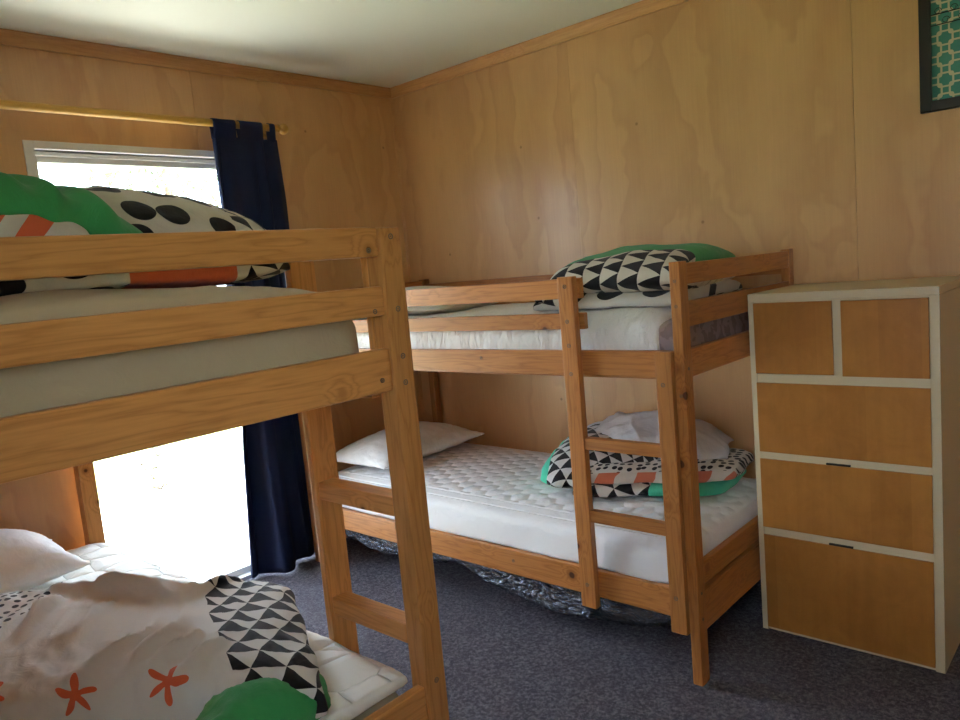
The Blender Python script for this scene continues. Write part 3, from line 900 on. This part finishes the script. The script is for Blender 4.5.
# ------------------------------------------------------------------ dresser
DX0, DX1, DY, DH = 2.181, 2.746, -.479, 1.195
dr = thing('chest_of_drawers', ((DX0 + DX1) / 2, -.24, 0), 'tall cream chest of drawers with birch drawer fronts beside the far bunk', 'chest of drawers')
bm = NB()
box(bm, DX0, DX0 + .020, DY, -.012, 0, DH - .0255, .0015); box(bm, DX1 - .026, DX1, DY, -.012, 0, DH - .0255, .0015)
box(bm, DX0, DX1, DY, -.012, DH - .025, DH, .002)
box(bm, DX0 + .0205, DX1 - .0265, -.022, -.014, .01, DH - .026)
box(bm, DX0 + .0205, DX1 - .0265, DY + .006, -.023, .001, .010)
for z, dz in ((.905, .0175), (.639, .012), (.366, .0155)): box(bm, DX0 + .0205, DX1 - .0265, DY + .002, DY + .03, z - .012, z + dz)
box(bm, DX0 + .0205, DX1 - .0265, DY + .002, DY + .03, 1.163, DH - .0255)
box(bm, 2.4505, 2.4765, DY + .004, DY + .03, .918, 1.1625)
obj('carcass', bm, CARC, dr)
def drawer(x0, x1, z0, z1, lift=0.0):
    d = obj('drawer_front', bx(x0, x1, DY - .004 - lift, DY + .0045, z0, z1, bev=.0015), BIRCH, dr)
    bb = NB(); box(bb, x0 + .012, x1 - .012, DY + .0305, -.06, z0 + .012, z1 - .02)
    obj('drawer_box', bb, CARC, d)
    return d
drawer(2.200, 2.451, .925, 1.164); drawer(2.477, 2.719, .922, 1.162)
drawer(2.200, 2.720, .652, .893); d4 = drawer(2.200, 2.720, .382, .627); d5 = drawer(2.201, 2.720, .013, .354)
for d_, x0, x1, z in ((d4, 2.418, 2.492, .629), (d5, 2.418, 2.492, .356)):
    obj('finger_slot', bx(x0, x1, DY - .005, DY + .005, z - .001, z + .005, bev=.001), SLOT, d_)

# ------------------------------------------------------------------ framed wire rack on the wall
pf = thing('picture_frame', (2.86, -.02, 1.98), 'black framed teal trellis fabric board with thin wires high on the right wall', 'picture frame')
FX0, FX1, FZ0, FZ1 = 2.613, 3.06, 1.745, 2.30
bm = NB(); fw = .034
box(bm, FX0, FX0 + fw, -.026, -.001, FZ0, FZ1, .002); box(bm, FX1 - fw, FX1, -.026, -.001, FZ0, FZ1, .002)
box(bm, FX0 + fw, FX1 - fw, -.026, -.001, FZ0, FZ0 + fw, .002); box(bm, FX0 + fw, FX1 - fw, -.026, -.001, FZ1 - fw, FZ1, .002)
obj('moulding', bm, BLACKF, pf)
def trellis():
    g = G('teal_trellis_fabric'); x, y, z = g.sep(g.node('ShaderNodeNewGeometry').outputs['Position'])
    p = .066
    def sq(ox, oz):
        a = g.M('ABSOLUTE', g.M('SUBTRACT', g.M('FRACT', g.M('ADD', g.M('DIVIDE', x, p), ox)), .5))
        b = g.M('ABSOLUTE', g.M('SUBTRACT', g.M('FRACT', g.M('ADD', g.M('DIVIDE', z, p), oz)), .5))
        m8 = g.M('POWER', g.M('ADD', g.M('POWER', a, 6.0), g.M('POWER', b, 6.0)), 1 / 6)
        return g.M('LESS_THAN', g.M('ABSOLUTE', g.M('SUBTRACT', m8, .325)), .045)
    k = g.M('MAXIMUM', sq(.3, .1), sq(.8, .6))
    n = g.noise(g.coord(), 12, 2)
    base = g.mix(n, (.05, .22, .19), (.08, .30, .25))
    return g.out(g.mix(k, base, (.60, .55, .38)), .8)
obj('fabric_board', bx(FX0 + fw + .0005, FX1 - fw - .0005, -.014, -.002, FZ0 + fw + .0005, FZ1 - fw - .0005), trellis(), pf)
for z in (2.052, 2.018):
    obj('wire', tube(NB(), [(FX0 + fw, -.0175, z), (FX1 - fw, -.0175, z)], .0016, 8), BLACKW, pf)
def scroll(x, z, r=.011):
    pts = [(x + r * math.cos(a) * (1 - a / 14), -.0205, z - .002 + r * math.sin(a) * (1 - a / 14)) for a in [k * .45 for k in range(16)]]
    obj('hook', tube(NB(), pts, .0011, 6), BLACKW, pf)
for k in range(8): scroll(2.668 + .045 * k, 2.062)
for k in range(8): scroll(2.690 + .045 * k, 2.030)

# ------------------------------------------------------------------ light
w = bpy.data.worlds.new('sky'); S.world = w; w.use_nodes = True
nt = w.node_tree; bg = nt.nodes['Background']
bg.inputs[0].default_value = (.72, .85, 1.0, 1); bg.inputs[1].default_value = 8.0
sun = bpy.data.lights.new('sun', 'SUN'); sun.energy = 20; sun.angle = .01; sun.color = (1, .94, .82)
so = bpy.data.objects.new('sun', sun); COL.objects.link(so)
so.rotation_euler = V((0.0, 1, 1.15)).to_track_quat('Z', 'Y').to_euler(); so.location = (0, 6, 8)
def portal(loc, rot, sx, sy):
    l = bpy.data.lights.new('daylight_portal', 'AREA'); l.shape = 'RECTANGLE'; l.size = sx; l.size_y = sy
    l.cycles.is_portal = True
    p = bpy.data.objects.new('daylight_portal', l); COL.objects.link(p); p.location = loc; p.rotation_euler = rot
portal((-.11, (WY0 + WY1) / 2, WZ / 2), (0, -PI / 2, 0), WZ, WY1 - WY0)
portal(((W2[0] + W2[1]) / 2, RY0 - .11, (W2[2] + W2[3]) / 2), (PI / 2, 0, 0), W2[1] - W2[0], W2[3] - W2[2])

# ------------------------------------------------------------------ camera (solved from the photograph's lines)
c = V((3.21764306, -2.97658698, 1.36408747)); F = 749.952
yaw, pit, rol = CAMANG = (0.741677312296112, -0.12089435163229822, -0.09103802109887188)
fwd = V((-math.sin(yaw) * math.cos(pit), math.cos(yaw) * math.cos(pit), math.sin(pit)))
right = V((math.cos(yaw), math.sin(yaw), 0)); up = right.cross(fwd)
r2 = right * math.cos(rol) + up * math.sin(rol); u2 = up * math.cos(rol) - right * math.sin(rol)
cd = bpy.data.cameras.new('camera'); cam = bpy.data.objects.new('camera', cd); COL.objects.link(cam)
cd.sensor_width = 36; cd.sensor_fit = 'HORIZONTAL'; cd.lens = 36 * F / 960; cd.clip_start = .02; cd.clip_end = 200
M3 = Matrix((r2, u2, -fwd)).transposed()
cam.matrix_world = Matrix.Translation(c) @ M3.to_4x4()
S.camera = cam

S.view_settings.view_transform = 'Standard'; S.view_settings.look = 'None'
S.view_settings.gamma = 1; S.view_settings.use_curve_mapping = False
S.view_settings.exposure = 0.82
S.cycles.max_bounces = 10; S.cycles.diffuse_bounces = 7; S.cycles.glossy_bounces = 4; S.cycles.transmission_bounces = 6; S.cycles.transparent_max_bounces = 8
S.cycles.use_denoising = True
try: S.cycles.denoiser = 'OPENIMAGEDENOISE'
except Exception: pass
S.cycles.sample_clamp_indirect = 8
